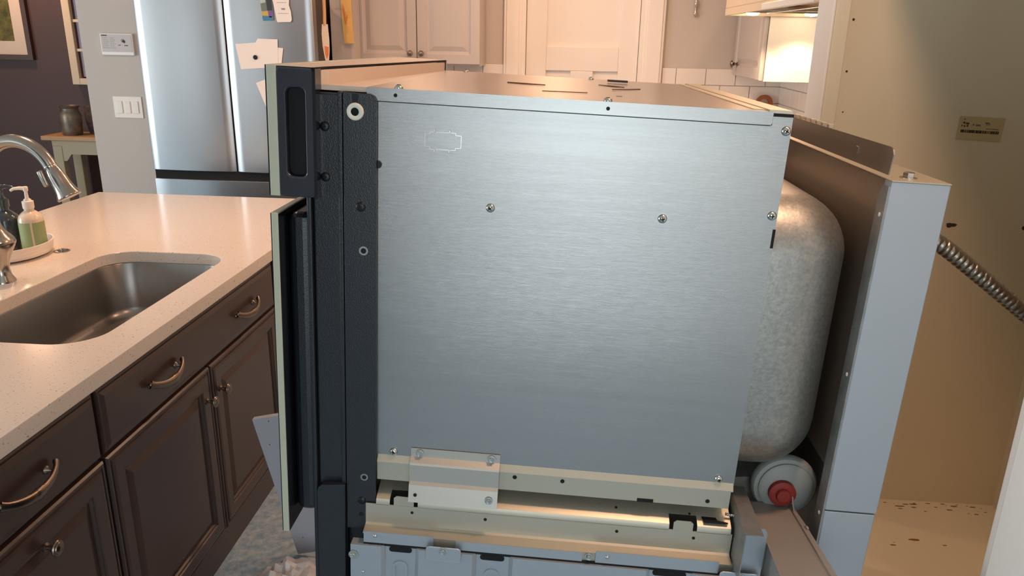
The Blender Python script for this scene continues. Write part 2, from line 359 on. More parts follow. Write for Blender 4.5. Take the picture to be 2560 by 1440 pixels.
# soap bottles on a dish
tr = thing('soap_dish', 'shallow white ribbed oval dish holding the soap bottles', 'dish', (-1.845, 2.37, .92))
def oval(rx, ry, z, n=36): return [(rx * math.cos(2 * PI * i / n), ry * math.sin(2 * PI * i / n), z) for i in range(n)]
M_dish = mat('white_ceramic', (234, 224, 214), 0.4)
MB().loops([oval(.075, .105, .0), oval(.096, .128, .008), oval(.100, .132, .018), oval(.099, .131, .020), oval(.102, .134, .030), oval(.101, .133, .032), oval(.105, .138, .046), oval(.100, .132, .046), oval(.093, .124, .014), oval(.07, .10, .010)]).build('dish', M_dish, tr, 40)
M_soap = mat('milky_soap', (226, 206, 182), 0.2, coat=0.4); M_lab = mat('sage_label', (150, 168, 118), 0.6); M_clear = mat('frosted_pump_white', (238, 226, 214), 0.35); M_slate = mat('slate_glass', (48, 58, 62), 0.15, coat=0.5)
def bottle(name, label, loc, bm_, prof, pumpm, labm, spout_ang):
    th = thing(name, label, 'bottle', loc)
    MB().lathe(prof, n=28).build('bottle_body', bm_, th, 50)
    h = prof[-1][1]
    pm = MB().lathe([(.017, 0), (.0175, .004), (.0175, .024), (.012, .026), (.011, .030), (.006, .034), (.005, .056), (.0075, .058), (.008, .070), (.006, .073), (0, .073)], (0, 0, h), n=20)
    ca, sa = math.cos(spout_ang), math.sin(spout_ang)
    pm.tube([(0, 0, h + .066), (.018 * ca, .018 * sa, h + .068), (.036 * ca, .036 * sa, h + .066), (.045 * ca, .045 * sa, h + .060)], [.007, .006, .005, .004], 10)
    pm.build('pump', pumpm, th, 50)
    if labm:
        r = prof[2][0] + .0006
        for a0, a1 in ((-150, -62), (-52, 40)):
            MB().loops([[(r * math.cos(math.radians(a0 + (a1 - a0) * i / 14)), r * math.sin(math.radians(a0 + (a1 - a0) * i / 14)), z) for i in range(15)] for z in (.012, .098)], False, False, False).build('label', labm, th, 60)
    return th
bottle('soap_bottle', 'milky hand-soap bottle with sage green label and white pump', (-1.795, 2.400, .9360), M_soap, [(.034, 0), (.038, .004), (.038, .105), (.034, .118), (.022, .130), (.015, .135), (.015, .142)], M_clear, M_lab, math.radians(200))
bottle('soap_bottle', 'dark slate soap bottle beside the milky one, half behind the faucet', (-1.882, 2.400, .9345), M_slate, [(.036, 0), (.040, .004), (.040, .100), (.036, .115), (.022, .128), (.014, .134), (.014, .146)], M_slate, None, math.radians(10))
asw = thing('air_switch', 'round nickel push button set flush in the worktop by the dish', 'button', (-1.734, 2.443, .92))
MB().lathe([(.026, 0), (.026, .002), (.022, .0035), (.0135, .003)], n=28).build('ring', M_nickel, asw, 40)
MB().lathe([(.013, .002), (.013, .006), (.010, .0075), (0, .008)], n=24).build('plunger', M_nickel, asw, 40)

# ------------------------------------------------------------------ fridge
FY = 3.95
fg = thing('refrigerator', 'stainless steel french-door refrigerator with two upper doors and a drawer', 'refrigerator', (-1.76, 4.3, 0))
FO = (1.76, -4.3, 0)
M_fside = mat('fridge_side_grey', (84, 78, 74), 0.5, 0.2)
MB(FO).box(-2.205, -1.312, FY + .075, 4.62, .03, 1.83, .004).build('cabinet_shell', M_fside, fg)
MB(FO).box(-2.20, -1.315, FY + .03, FY + .075, .03, 1.82).build('gasket', M_deep, fg)
for fx in (-2.15, -1.37):
    MB(FO).lathe([(.02, 0), (.02, .03)], (fx, 4.1, 0), n=12).build('foot', M_deep, fg)
def fdoor(name, x0, x1, z0, z1):
    n = 20; pts = []
    for i in range(n + 1):
        u = i / n; x = x0 + (x1 - x0) * u; e = min(u, 1 - u) * (x1 - x0)
        r = .008; edge = 0 if e > r else (r - math.sqrt(max(r * r - (r - e) ** 2, 0)))
        pts.append((x, FY - .010 * (1 - (2 * u - 1) ** 2) + edge))
    pts = [(x0, FY + .065)] + pts + [(x1, FY + .065)]
    return MB(FO).prism(pts, 2, z0, z1).build(name, M_ss, fg, 35, bevel=.002)
fdoor('door', -2.216, -1.7575, .945, 1.825); fdoor('door', -1.7505, -1.300, .945, 1.825)
fdoor('drawer', -2.216, -1.300, .50, .898); fdoor('drawer', -2.216, -1.300, .06, .49)
MB(FO).box(-2.21, -1.306, FY + .012, FY + .07, .898, .945).build('handle_recess', M_deep, fg)
# papers on the fridge door
def sheet(name, label, cat, pts, y, m, th=.0012):
    o = MB().prism(pts, 1, y - th, y).build(name, m); tag(o, label, cat); return o
PY = FY - .0125
sheet('note_paper', 'white paper sheet with a small rectangular tab, behind the magnet note', 'paper', [(-1.62, 1.478), (-1.471, 1.478), (-1.453, 1.577), (-1.50, 1.58), (-1.62, 1.58)], PY, M_paper)
sheet('note_paper', 'creased white note held on the fridge door by a dark magnet', 'paper', [(-1.697, 1.592), (-1.678, 1.470), (-1.560, 1.480), (-1.485, 1.485), (-1.478, 1.618), (-1.580, 1.620), (-1.592, 1.601)], PY - .0014, M_paper)
mg = tag(MB().lathe([(.011, 0), (.011, .005), (.008, .008), (0, .008)], (-1.598, PY - .003, 1.530), (0, -1, 0), 18).build('magnet', M_blacks, None, 40), 'small round dark magnet pinning the creased white note', 'magnet')
sheet('note_paper', 'corner of a white paper low on the fridge beside the oven panel', 'paper', [(-1.607, 1.405), (-1.50, 1.445), (-1.44, 1.27), (-1.545, 1.235)], PY, M_paper)
dg = thing('drawing', 'colourful drawing in blue, yellow and purple at the top of the fridge door', 'drawing', (-1.52, PY, 1.70))
DO = (1.52, -PY, -1.70)
def dpatch(name, pts, col, dy):
    MB(DO).prism(pts, 1, PY - .0012 - dy, PY - dy).build(name, mat('ink_' + name, col, .8), dg)
dpatch('paper_base', [(-1.556, 1.845), (-1.545, 1.705), (-1.49, 1.707), (-1.49, 1.845)], (110, 120, 110), 0)
dpatch('blue_band', [(-1.5455, 1.706), (-1.498, 1.7065), (-1.50, 1.727), (-1.547, 1.724)], (60, 130, 165), .0006)
dpatch('yellow_band', [(-1.547, 1.728), (-1.515, 1.728), (-1.517, 1.752), (-1.549, 1.748)], (190, 165, 95), .0006)
dpatch('purple_flower', [(-1.512, 1.722), (-1.494, 1.720), (-1.494, 1.752), (-1.514, 1.750)], (120, 84, 165), .0006)
dpatch('dark_tree', [(-1.520, 1.753), (-1.494, 1.753), (-1.495, 1.845), (-1.524, 1.845)], (58, 62, 72), .0006)
dpatch('pale_cloud', [(-1.552, 1.785), (-1.526, 1.79), (-1.528, 1.84), (-1.555, 1.83)], (175, 190, 190), .0006)
rc = thing('receipt', 'long white receipt strip with folded crease on the fridge top right', 'paper', (-1.44, PY, 1.70))
RO = (1.44, -PY, -1.70)
MB(RO).prism([(-1.495, 1.845), (-1.474, 1.704), (-1.470, 1.699), (-1.405, 1.701), (-1.398, 1.712), (-1.400, 1.75), (-1.408, 1.78), (-1.40, 1.845)], 1, PY - .004, PY - .0026).build('paper_strip', M_paper, rc)
for z, a, b in ((1.757, -1.447, -1.428), (1.7395, -1.465, -1.412), (1.79, -1.468, -1.42)):
    MB(RO).box(a, b, PY - .0044, PY - .0041, z, z + (.008 if z > 1.75 and z < 1.76 else .002)).build('print', mat('faded_ink', (150, 140, 140), .8), rc)
# kitchen helper hanging in the gap beside the fridge
sp = thing('spatula', 'white spatula with wooden handle hanging in the gap beside the fridge', 'spatula', (-1.262, 4.02, 1.53))
MB().tube([(.004, 0, .30), (.003, 0, .22), (.001, 0, .16)], .0085, 10).build('handle', mat('tan_handle', (206, 160, 112), .5), sp, 50)
bl = MB(); bl.prism([(-.012, .165), (.016, .165), (.020, .09), (.019, .04), (.012, -.02), (.004, -.035), (-.006, .0), (-.014, .06), (-.016, .12)], 1, -.004, .004); bl.build('blade', mat('worn_white_plastic', (226, 208, 190), .5), sp)
MB().prism([(-.004, .06), (.017, .055), (.015, .02), (.005, -.005), (-.002, .02)], 1, -.0055, -.0042).build('rust_stain', M_orange, sp)
MB().tube([(.004, 0, .30), (-.02, .01, .315), (-.0495, .012, .31)], .003, 8).build('hook', M_blacks, sp, 50)

# ------------------------------------------------------------------ greige wall fittings
wd_ = thing('wall_display', 'white framed slim grey message display on the greige wall by the fridge', 'display', (-2.46, 4.2, 1.575))
MB().box(-.092, .090, -.018, 0, -.057, .055, .004).build('frame', mat('white_plastic', (240, 236, 232), .4), wd_)
MB().box(-.086, .084, -.0195, -.0178, -.040, .050).build('screen', mat('eink_grey', (196, 190, 188), .5), wd_)
def bar(p, x0, x1, z0, z1, m=M_ink, y=-.0200): MB().box(x0, x1, y, y + .0004, z0, z1).build('print', m, p)
Mf = mat('faint_ink', (160, 154, 152), .8)
bar(wd_, -.082, -.05, .042, .047)
for k in range(6):
    bar(wd_, -.078, -.05 + .006 * (k % 3), .030 - k * .010, .0325 - k * .010, Mf); bar(wd_, -.036, -.012 + .005 * (k % 2), .030 - k * .010, .0325 - k * .010, Mf)
bar(wd_, .008, .022, -.006, -.003, M_ink); bar(wd_, .042, .062, -.008, -.004, M_ink)
MB().lathe([(.009, 0), (.009, .0006)], (.034, -.0197, .020), (0, -1, 0), 16).build('sun_icon', Mf, wd_)
MB().prism([(.030, .012), (.046, .006), (.05, .016), (.042, .024), (.034, .02)], 1, -.0208, -.0204).build('cloud_icon', M_ink, wd_)
ls_ = thing('light_switch', 'white triple rocker light switch plate on the greige wall', 'light switch', (-2.452, 4.2, 1.242))
MB().box(-.082, .082, -.006, 0, -.058, .058, .002).build('plate', M_white, ls_)
for k in (-1, 0, 1):
    MB().box(-.046 / 2 * .7 + k * .046, .046 / 2 * .7 + k * .046, -.011, -.005, -.033, .033, .002).build('rocker', M_white, ls_)

# ------------------------------------------------------------------ dining room, far left
pf = thing('picture_frame', 'brown framed green picture with wide cream mat on the aubergine wall', 'picture', (-4.72, 6.30, 1.75))
PO = (4.72, -6.30, -1.75)
MB(PO).holed(rrect(-4.775, 1.83, .72, .86, .004, 2), rrect(-4.775, 1.83, .64, .78, .004, 2), 1, 6.262, 6.30).build('frame', mat('brown_frame', (72, 50, 40), .45), pf)
MB(PO).holed(rrect(-4.775, 1.83, .65, .79, .004, 2), rrect(-4.775, 1.83, .43, .57, .004, 2), 1, 6.282, 6.288).build('mat_board', mat('cream_mat', (214, 196, 178), .8), pf)
MB(PO).box(-5.0, -4.55, 6.288, 6.292, 1.53, 2.13).build('print', mat('green_print', (112, 104, 50), .7, col2=(62, 66, 30), vscale=14), pf)
mf = thing('window_mirror', 'cream window-style frame with small panes on the aubergine wall', 'mirror', (-3.95, 6.29, 1.6))
MO = (3.95, -6.29, -1.6)
M_cf = mat('cream_frame_paint', (222, 200, 170), .5)
MB(MO).box(-4.090, -4.026, 6.235, 6.30, 1.215, 2.05, .004).build('stile', M_cf, mf)
MB(MO).box(-3.52, -3.44, 6.235, 6.30, 1.215, 2.05, .004).build('stile', M_cf, mf)
MB(MO).box(-4.026, -3.52, 6.235, 6.30, 1.215, 1.265, .004).build('rail', M_cf, mf)
MB(MO).box(-4.026, -3.52, 6.235, 6.30, 1.99, 2.05, .004).build('rail', M_cf, mf)
for z in (1.475, 1.70): MB(MO).box(-4.026, -3.52, 6.25, 6.29, z, z + .022, .003).build('glazing_bar', M_cf, mf)
for x in (-3.958, -3.72): MB(MO).box(x, x + .022, 6.25, 6.29, 1.275, 1.99, .003).build('glazing_bar', M_cf, mf)
M_mirror = mat('smoky_mirror', (110, 96, 104), .08, .9)
for x0, x1 in ((-4.025, -3.959), (-3.935, -3.721), (-3.697, -3.521)):
    for z0, z1 in ((1.276, 1.474), (1.498, 1.699), (1.723, 1.989)): MB(MO).box(x0, x1, 6.27, 6.276, z0, z1).build('pane', M_mirror, mf)
st = thing('side_table', 'cream painted side table with arched apron against the aubergine wall', 'table', (-3.76, 6.05, .035))
SO = (3.92, -6.05, 0)
M_tab = mat('cream_table_paint', (190, 172, 140), .5); M_top = mat('oak_table_top', (196, 150, 104), .4)
MB(SO).box(-4.37, -3.47, 5.90, 6.24, .765, .80, .006).build('table_top', M_top, st)
ap = [(-4.305, .765), (-4.305, .60), (-4.20, .60), (-4.18, .625), (-4.155, .655), (-3.69, .655), (-3.665, .625), (-3.64, .60), (-3.535, .60), (-3.535, .765)]
MB(SO).prism(ap, 1, 5.936, 5.95).build('apron', M_tab, st)
for x in (-4.30, -3.62):
    for y in (5.93, 6.16): MB(SO).box(x, x + .075, y, y + .065, -.035, .72, .006).build('leg', M_tab, st)
MB(SO).box(-4.29, -3.55, 5.96, 6.20, .14, .16).build('shelf', M_tab, st)
mc = tag(MB().lathe([(.070, 0), (.074, .01), (.080, .10), (.081, .155), (.074, .175), (.066, .19), (.064, .21), (.078, .228), (.080, .232), (.070, .232), (.058, .215), (.055, .05), (0, .045)], (-4.012, 6.02, .835), n=28).build('milk_can', mat('aged_galvanised', (150, 136, 118), .42, .55, col2=(108, 96, 84), vscale=12), None, 40), 'small galvanised milk can standing on the side table', 'can')
bgm = mat('grey_patterned_cloth', (120, 106, 106), .8, col2=(86, 74, 76), vscale=30)
bg = thing('gift_bag', 'grey patterned bag leaning on the side table beside the milk can', 'bag', (-3.865, 6.165, .835))
MB().loops([[(-.075, -.03, 0), (.075, -.03, 0), (.075, .03, 0), (-.075, .03, 0)], [(-.09, -.045, .10), (.09, -.045, .10), (.09, .04, .10), (-.09, .04, .10)], [(-.11, -.02, .215), (.10, -.02, .225), (.10, .03, .225), (-.11, .03, .215)]]).build('pouch', bgm, bg, 30)
MB().lathe([(.020, 0), (.028, .001), (.028, .003), (.020, .003)], (.03, -.048, .15), (0, -1, 0), 20).build('white_ring', M_paper, bg, 40)

# ------------------------------------------------------------------ far cabinets
uc = thing('wall_cabinet', 'pale grey two-door wall cabinet with raised panels beside the fridge', 'cabinet', (-.86, 4.5, 1.5))
UO = (.86, -4.5, -1.5)
MB(UO).box(-1.208, -.512, 4.372, 4.628, 1.495, 2.40).build('carcass', M_cab, uc)
def fr2(y0, y1, z0, z1):
    b = MB(UO); cx_, cz_ = (y0 + y1) / 2, (z0 + z1) / 2
    panel_loops(b, lambda u, v_, d: (cx_ + u, 4.370 - d, cz_ + v_), y1 - y0, z1 - z0, FARP)
    return b.build('door', M_cab, uc)
for x0, x1, kx in ((-1.205, -.861, -.893), (-.857, -.514, -.832)):
    d_ = fr2(x0, x1, 1.503, 2.395); knob((kx + UO[0], 4.350 + UO[1], 1.556 + UO[2]), (0, -1, 0), d_, s=.95)
ep = tag(MB().box(-1.285, -1.166, 4.20, 4.335, 0, 2.40).box(-1.285, -1.212, 4.335, 4.628, 0, 2.40).build('tall_filler', M_cab), 'pale grey tall end panel between fridge and wall cabinet', 'panel')
yp = thing('yellow_note', 'curled yellow paper tag with orange scribble hanging on the end panel', 'paper', (-1.185, 4.19, 1.75))
MB().loops([[(-.040, -.004, .15), (.020, -.006, .15), (.020, -.0045, .15), (-.040, -.0025, .15)], [(-.034, -.004, -.02), (.022, -.010, -.02), (.022, -.0085, -.02), (-.034, -.0025, -.02)], [(-.028, -.008, -.10), (.026, -.018, -.10), (.026, -.0165, -.10), (-.028, -.0065, -.10)], [(-.022, -.014, -.148), (.030, -.024, -.146), (.030, -.0225, -.146), (-.022, -.0125, -.148)]]).build('paper_tag', M_yellow, yp)
MB().prism([(-.030, .05), (-.022, .0), (-.012, -.055), (-.008, -.05), (-.002, -.005), (-.012, -.02), (-.02, .03)], 1, -.0115, -.0108).build('scribble', M_orange, yp)
# right-hand wall cabinet past the hood
rcab = thing('wall_cabinet', 'cream wall cabinet past the range hood, its side lit by hood lamps', 'cabinet', (1.02, 4.28, 1.47))
R2 = (-1.02, -4.28, -1.47)
MB(R2).box(.915, RX - .002, 3.94, 4.620, 1.468, 2.40).build('carcass', M_white, rcab)
b = MB(R2); panel_loops(b, lambda u, v_, d: (.912 - d, 4.28 + u, 1.934 + v_), .66, .925, FARP); dq = b.build('door', M_cab, rcab)
knob((.892 + R2[0], 4.49 + R2[1], 1.532 + R2[2]), (-1, 0, 0), dq, s=1.15)
# range hood
hd = thing('range_hood', 'cream slanted range hood with two glowing lamps on the right wall', 'range hood', (.93, 3.55, 1.77))
HO = (-.93, -3.55, -1.77)
M_hood = mat('cream_hood_enamel', (222, 204, 176), .35)
MB(HO).prism([(.70, 1.795), (.70, 1.845), (.82, 2.08), (RX - .002, 2.08), (RX - .002, 1.795)], 1, 2.45, 3.93).build('canopy', M_hood, hd, bevel=.004)
MB(HO).holed([(.70, 2.45), (RX - .002, 2.45), (RX - .002, 3.93), (.70, 3.93)], [(.715, 2.465), (RX - .02, 2.465), (RX - .02, 3.915), (.715, 3.915)], 2, 1.765, 1.795).build('lip', M_hood, hd)
for y in (3.45, 3.70): MB(HO).box(.72, RX - .02, y, y + .018, 1.772, 1.794).build('filter_bar', M_screw, hd)
MB(HO).box(.685, .702, 2.45, 3.12, 1.763, 1.786, .003).build('lit_lip_edge', M_white, hd)  # bright lit edge of the front lip, put in as a white bar
MB(HO).box(.84, .858, 2.50, 3.70, 1.770, 1.794).build('filter_bar', M_screw, hd)
for y0, y1 in ((2.48, 3.45), (3.468, 3.70)):
    MB(HO).box(.86, RX - .03, y0, y1, 1.788, 1.794).build('grease_filter', mat('filter_mesh', (170, 150, 120), .5, .5, bump=.3, bscale=300), hd)
MB(HO).box(.745, .80, 3.40, 3.50, 1.786, 1.7945).build('control_plate', mat('taupe_plate', (120, 100, 80), .5), hd)
M_bulb = mat('lamp_glow', (255, 240, 215), .3, emit=(1.0, .82, .58), estr=14)
for x in (.80, 1.06): MB(HO).lathe([(.034, 0), (.032, -.012), (.024, -.022), (0, -.026)], (x, 3.80, 1.788), n=20).build('lamp', M_bulb, hd, 40)
wc = tag(MB().box(.53, RX - .002, 1.97, 3.16, .88, .92, .003).box(.53, RX - .002, 3.94, 4.622, .88, .92, .003).build('worktop', M_quartz), 'white quartz worktop along the right wall below the tiles', 'worktop')
bc = tag(MB().box(.56, RX - .002, 1.97, 4.622, 0, .878).build('base_cabinet', M_cab), 'pale grey base cabinet run under the right wall worktop', 'cabinet')
tag(MB().box(-1.16, -.43, 4.02, 4.622, .88, .92, .003).build('worktop', M_quartz), 'white quartz worktop below the two-door wall cabinet', 'worktop')
tag(MB().box(-1.16, -.43, 4.05, 4.622, 0, .878).build('base_cabinet', M_cab), 'pale grey base cabinet below the two-door wall cabinet', 'cabinet')
cb = thing('cutting_board', 'brown wooden board with ring handle leaning on the far tiles', 'cutting board', (1.085, 4.56, .92), (-.10, 0, 0))
MB().holed(rrect(0, .40, .094, .094, .0468, 8), rrect(0, .40, .050, .050, .0249, 8), 1, -.009, .009).build('ring_handle', M_wood, cb, 40)
MB().prism([(-.08, 0.005), (.075, .005), (.075, .30), (.022, .345), (.018, .362), (-.018, .362), (-.022, .345), (-.08, .30)], 1, -.009, .009).build('board', M_wood, cb)
orn = thing('wall_ornament', 'small glass trinket hanging on the far wall right of the door', 'ornament', (.657, 4.628, 1.80))
MB().tube([(0, -.004, .09), (.004, -.006, .05), (.008, -.006, .06), (.008, -.006, -.01), (.002, -.008, -.025)], .003, 8).build('cord', M_knob, orn, 50)
MB().lathe([(0, -.018), (.010, -.010), (.011, 0), (.006, .010), (.004, .03), (.009, .04), (.009, .06), (.003, .075)], (.002, -.013, -.005), n=16).build('glass_drop', mat('smoky_glass', (200, 190, 176), .08, .6), orn, 50)

# ------------------------------------------------------------------ tall oven cabinet, right
tc_ = thing('oven_cabinet', 'tall white cabinet with empty cream-lined oven opening on the right', 'cabinet', (.85, 1.4, 0))
TO = (-.85, -1.4, 0)
MB(TO).box(.600, RX - .002, 1.868, 1.888, .49, 2.40).build('side_panel', M_cream, tc_)
MB(TO).box(.600, RX - .02, .50, 1.868, .470, .490).build('shelf', M_cream, tc_)
MB(TO).box(RX - .02, RX - .002, .50, 1.868, .49, 2.40).build('back_panel', M_cream, tc_)
MB(TO).box(.562, .568, 1.850, 1.966, 0, 2.40, .002).build('stile', M_white, tc_)
MB(TO).box(.568, .600, 1.850, 1.966, 0, 2.40, .002).build('stile_edge', M_cream, tc_)
MB(TO).box(.600, RX - .002, 1.889, 1.966, .0, 2.40).build('outer_panel', M_white, tc_)
MB(TO).box(.592, .614, .912, .951, 0, 2.40, .006, 3).build('stile', M_white, tc_)
MB(TO).box(.575, .600, .50, .912, .0, 2.40, .004).build('near_panel', M_white, tc_)
MB(TO).box(.585, .600, .951, 1.850, 0, .470, .003).build('drawer_front', M_white, tc_)
MB(TO).box(.600, RX - .002, .50, .52, 0, 2.40).build('outer_panel', M_white, tc_)
MB(TO).box(.595, RX - .002, .52, 1.85, 1.98, 2.0).build('top_panel', M_cream, tc_)
M_mark = mat('brown_screw_hole', (70, 52, 34), .8)
for x, z, r in ((.602, 1.701, .0028), (.6035, 1.59, .0024), (.608, 1.50, .0016), (.904, 1.2435, .006), (1.075, 1.243, .005)):
    MB(TO).lathe([(r, 0), (r, .0008)], (x if x > .61 else x + .012, 1.868, z), (0, -1, 0), 10).build('screw_hole', M_mark, tc_)
MB(TO).prism([(.897, 1.248), (.899, 1.240), (.918, 1.241), (.922, 1.246), (.916, 1.2485)], 1, 1.8671, 1.868).build('chipped_hole', M_mark, tc_)
sti = thing('barcode_sticker', 'old yellowed barcode sticker on the cream cabinet side', 'sticker', (.93, 1.867, 1.47), (0, math.radians(2), 0))
M_stk = mat('yellowed_sticker', (196, 182, 140), .55); M_brc = mat('barcode_ink', (52, 40, 32), .7)
MB().box(-.049, .049, -.0006, 0, -.026, .026).build('label_paper', M_stk, sti)
x = -.042; 
while x < .040:
    wdt = random.choice((.001, .0015, .0025, .0035)); MB().box(x, x + wdt, -.0010, -.0006, -.010, -.0035).build('bar', M_brc, sti); x += wdt + random.choice((.0006, .001, .0016))
for x0, x1, z0, z1 in ((-.040, -.037, .019, .021), (-.040, -.036, .010, .014), (-.034, -.027, .009, .0125), (-.043, -.041, .0035, .007), (-.038, -.034, .003, .0055), (-.031, -.028, .003, .008), (-.018, -.016, .007, .010), (-.012, 0, .006, .007), (-.012, -.001, .0085, .0095), (.008, .018, .013, .0145), (.010, .020, .010, .011), (.012, .040, .0005, .0014)):
    MB().box(x0, x1, -.0010, -.0006, z0, z1).build('print', M_brc, sti)
M_stain = mat('rust_stain', (140, 104, 68), .8)
for i in range(46):
    x = random.uniform(.70, 1.14); y = 1.866 - abs(random.gauss(0, .030)) - (random.random() < .2) * .15; r = random.uniform(.001, .0055) * (1.8 if i % 9 == 0 else 1)
    MB(TO).loops([[(x + r * 1.8 * math.cos(a) * random.uniform(.6, 1), y - .004 + r * .5 * math.sin(a) - r * .5, z) for a in [2 * PI * k / 9 for k in range(9)]] for z in (.4901, .4904)]).build('stain', M_stain, tc_)

# ------------------------------------------------------------------ THE OVEN (local a: depth to the rear, b: away, c: up)
def rodr(v_):
    v_ = Vector(v_); a = v_.length; return Matrix.Rotation(a, 3, v_.normalized())
MO_ = rodr([math.radians(k) for k in (-0.6, 2.1, 0.6)])
ORIG = Vector((0.27373262, 1.0, 1.56583857))
BASE = Vector((-.3, .36, -1.552))
ov = thing('wall_oven', 'built-in wall oven pulled out, bare steel side, black front trim', 'oven')
ov.matrix_world = Matrix.Translation(ORIG + MO_ @ BASE) @ MO_.to_4x4()
OO = tuple(-BASE)
def V(): return MB(OO)
def L(a, b, c): return Vector((a, b, c)) - BASE
BW = .715                                                            # body width
V().box(-.535, -.004, .004, BW - .004, -.545, -.004).build('cavity_shell', M_duct, ov)
V().box(-.535, -.004, .045, BW - .004, -1.552, -.546).build('lower_shell', M_duct, ov)
side = V().box(-.535, 0, 0, .004, -.5295, -.001).build('side_panel', M_steel, ov)
V().box(-.535, 0, BW - .004, BW, -1.552, -.001).build('side_panel', M_steel, ov)
# top lid, slightly dished, with its folded edge
n = 14; ld = V(); g = []
for i in range(n + 1):
    row = []
    for j in range(n + 1):
        u, v_ = i / n, j / n; row.append(ld.v((-.535 + .510 * u, -.001 + (BW + .002) * v_, .0012 - .004 * math.sin(PI * u) * math.sin(PI * v_))))
    g.append(row)
for i in range(n):
    for j in range(n): ld.face([g[i][j], g[i + 1][j], g[i + 1][j + 1], g[i][j + 1]])
M_lid = mat('top_lid_steel', (190, 182, 174), 0.26, 0.85, bump=0.015, bscale=140)
lid = ld.build('top_lid', M_lid, ov, 60)
fl = V().prism([(-.535, .0012), (-.0255, .0012), (-.0255, -.0130), (-.0275, -.0150), (-.535, -.0150)], 1, -.0032, -.0012); fl.build('lid_flange', M_steel, ov)
V().box(-.535, -.0265, -.0010, .001, -.0164, -.0148).box(-.0255, -.0247, -.0010, .001, -.0155, -.002).build('flange_shadow_line', mat('shadow_line_grey', (66, 70, 72), .7), ov)  # grey strips standing for the shadow line along the lid flange
V().box(-.030, -.002, .0, BW, -.0005, .0035).box(-.045, -.020, .02, BW - .02, -.0005, .0022).build('rear_strip', M_zinc, ov)
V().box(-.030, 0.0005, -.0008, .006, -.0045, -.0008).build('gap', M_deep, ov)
V().box(-.20, -.16, .60, .615, .002, .006).build('tab', M_blacks, ov)
# front frame
V().box(-.600, -.535, .012, BW, -1.552, -.010).build('front_frame', M_black, ov)
# raised outline on the side panel
em = [(-.4602, -.0525), (-.4535, -.0525), (-.4535, -.0500), (-.4200, -.0500), (-.4200, -.0530), (-.4128, -.0530), (-.4128, -.0690), (-.4200, -.0690), (-.4200, -.0720), (-.4535, -.0720), (-.4535, -.0690), (-.4602, -.0690)]
e_ = V()
for p, q in zip(em, em[1:] + em[:1]):
    x0, x1 = sorted((p[0], q[0])); z0, z1 = sorted((p[1], q[1])); e_.box(x0 - .0002, x1 + .0002, -.0007, .001, z0 - .0002, z1 + .0002)
for a in (-.4470, -.4275):
    for c in (-.0483, -.0735): e_.box(a - .0008, a + .0008, -.0012, .001, c - .0022, c + .0022, .0006)
e_.build('embossed_mark', M_screw, ov)
# screws
SCRP = [(.0060, 0), (.0060, .0008), (.0055, .0026), (.0040, .0040), (.0018, .0046), (0, .0047)]
def scr_mesh(name, m, hexed=False):
    b = MB()
    if hexed: b.lathe([(.0072, 0), (.0072, .0010), (.0050, .0012)], n=20).lathe([(.0048, .0010), (.0048, .0048), (.0042, .0052), (0, .0045)], n=6)
    else:
        b.lathe(SCRP, n=20)
    o = b.build(name, m, None, 40); return o
s_pan = scr_mesh('screw', M_screw); s_hex = scr_mesh('screw', M_screw, True); s_blk = scr_mesh('screw', M_blacks)
b = MB()
for a, d in ((.0026, .0007), (.0007, .0026)): b.box(-a, a, -d, d, .0030, .0049)
s_slot = b.build('slot', M_deep)
TOV = (PI / 2, 0, 0)
def screw(src, a, b, c, s=1.0, up=False, slot=True, flat=1.0):
    o = inst(src, 'screw', L(a, b, c), ov, None if up else TOV, (s, s, s * flat))
    if slot and src is not s_hex:
        q = inst(s_slot, 'slot', (0, 0, 0), o, (0, 0, random.uniform(0, 1.5)))
    return o
for a, c in ((-.371, -.144), (-.1459, -.1427), (-.0064, -.0214), (-.0072, -.1292), (-.496, -.5165), (-.0229, -.5169)): screw(s_pan, a, 0, c)
for a, bb in ((-.4967, .010), (-.2297, .010), (-.4967, BW - .012), (-.2297, BW - .012)): screw(s_pan, a, bb, .0012, .95, True)
for a, c, r in ((-.4981, -.007, .0024), (-.2292, -.0071, .0024)): V().lathe([(r, 0), (r, .0004)], (a, -.0032, c), (0, -1, 0), 14).build('hole', M_deep, ov)
V().lathe([(.005, 0), (.005, .003)], (-.5205, 0, -.0963), (0, -1, 0), 16).build('button', M_blacks, ov)
V().box(-.003, .0006, -.0005, .004, -.172, -.147).build('slot', M_deep, ov)
# bottom edge of the side panel and lower rail
V().prism([(0, -.5225), (-.006, -.5320), (-.006, -.5335), (.004, -.5335), (.004, -.5225)], 0, -.5195, -.001).build('panel_lip', M_zinc, ov)
V().box(-.5195, -.0036, -.0045, .004, -.5620, -.5335).build('lower_rail', M_zinc, ov)
for a, c, r in ((-.3161, -.5398, .0032), (-.2464, -.5398, .0032), (-.0349, -.5524, .0032)): V().lathe([(r, 0), (r, .0004)], (a, -.0045, c), (0, -1, 0), 14).build('hole', M_deep, ov)
V().box(-.136, -.1126, -.0052, 0, -.5625, -.5570).build('notch', M_deep, ov)
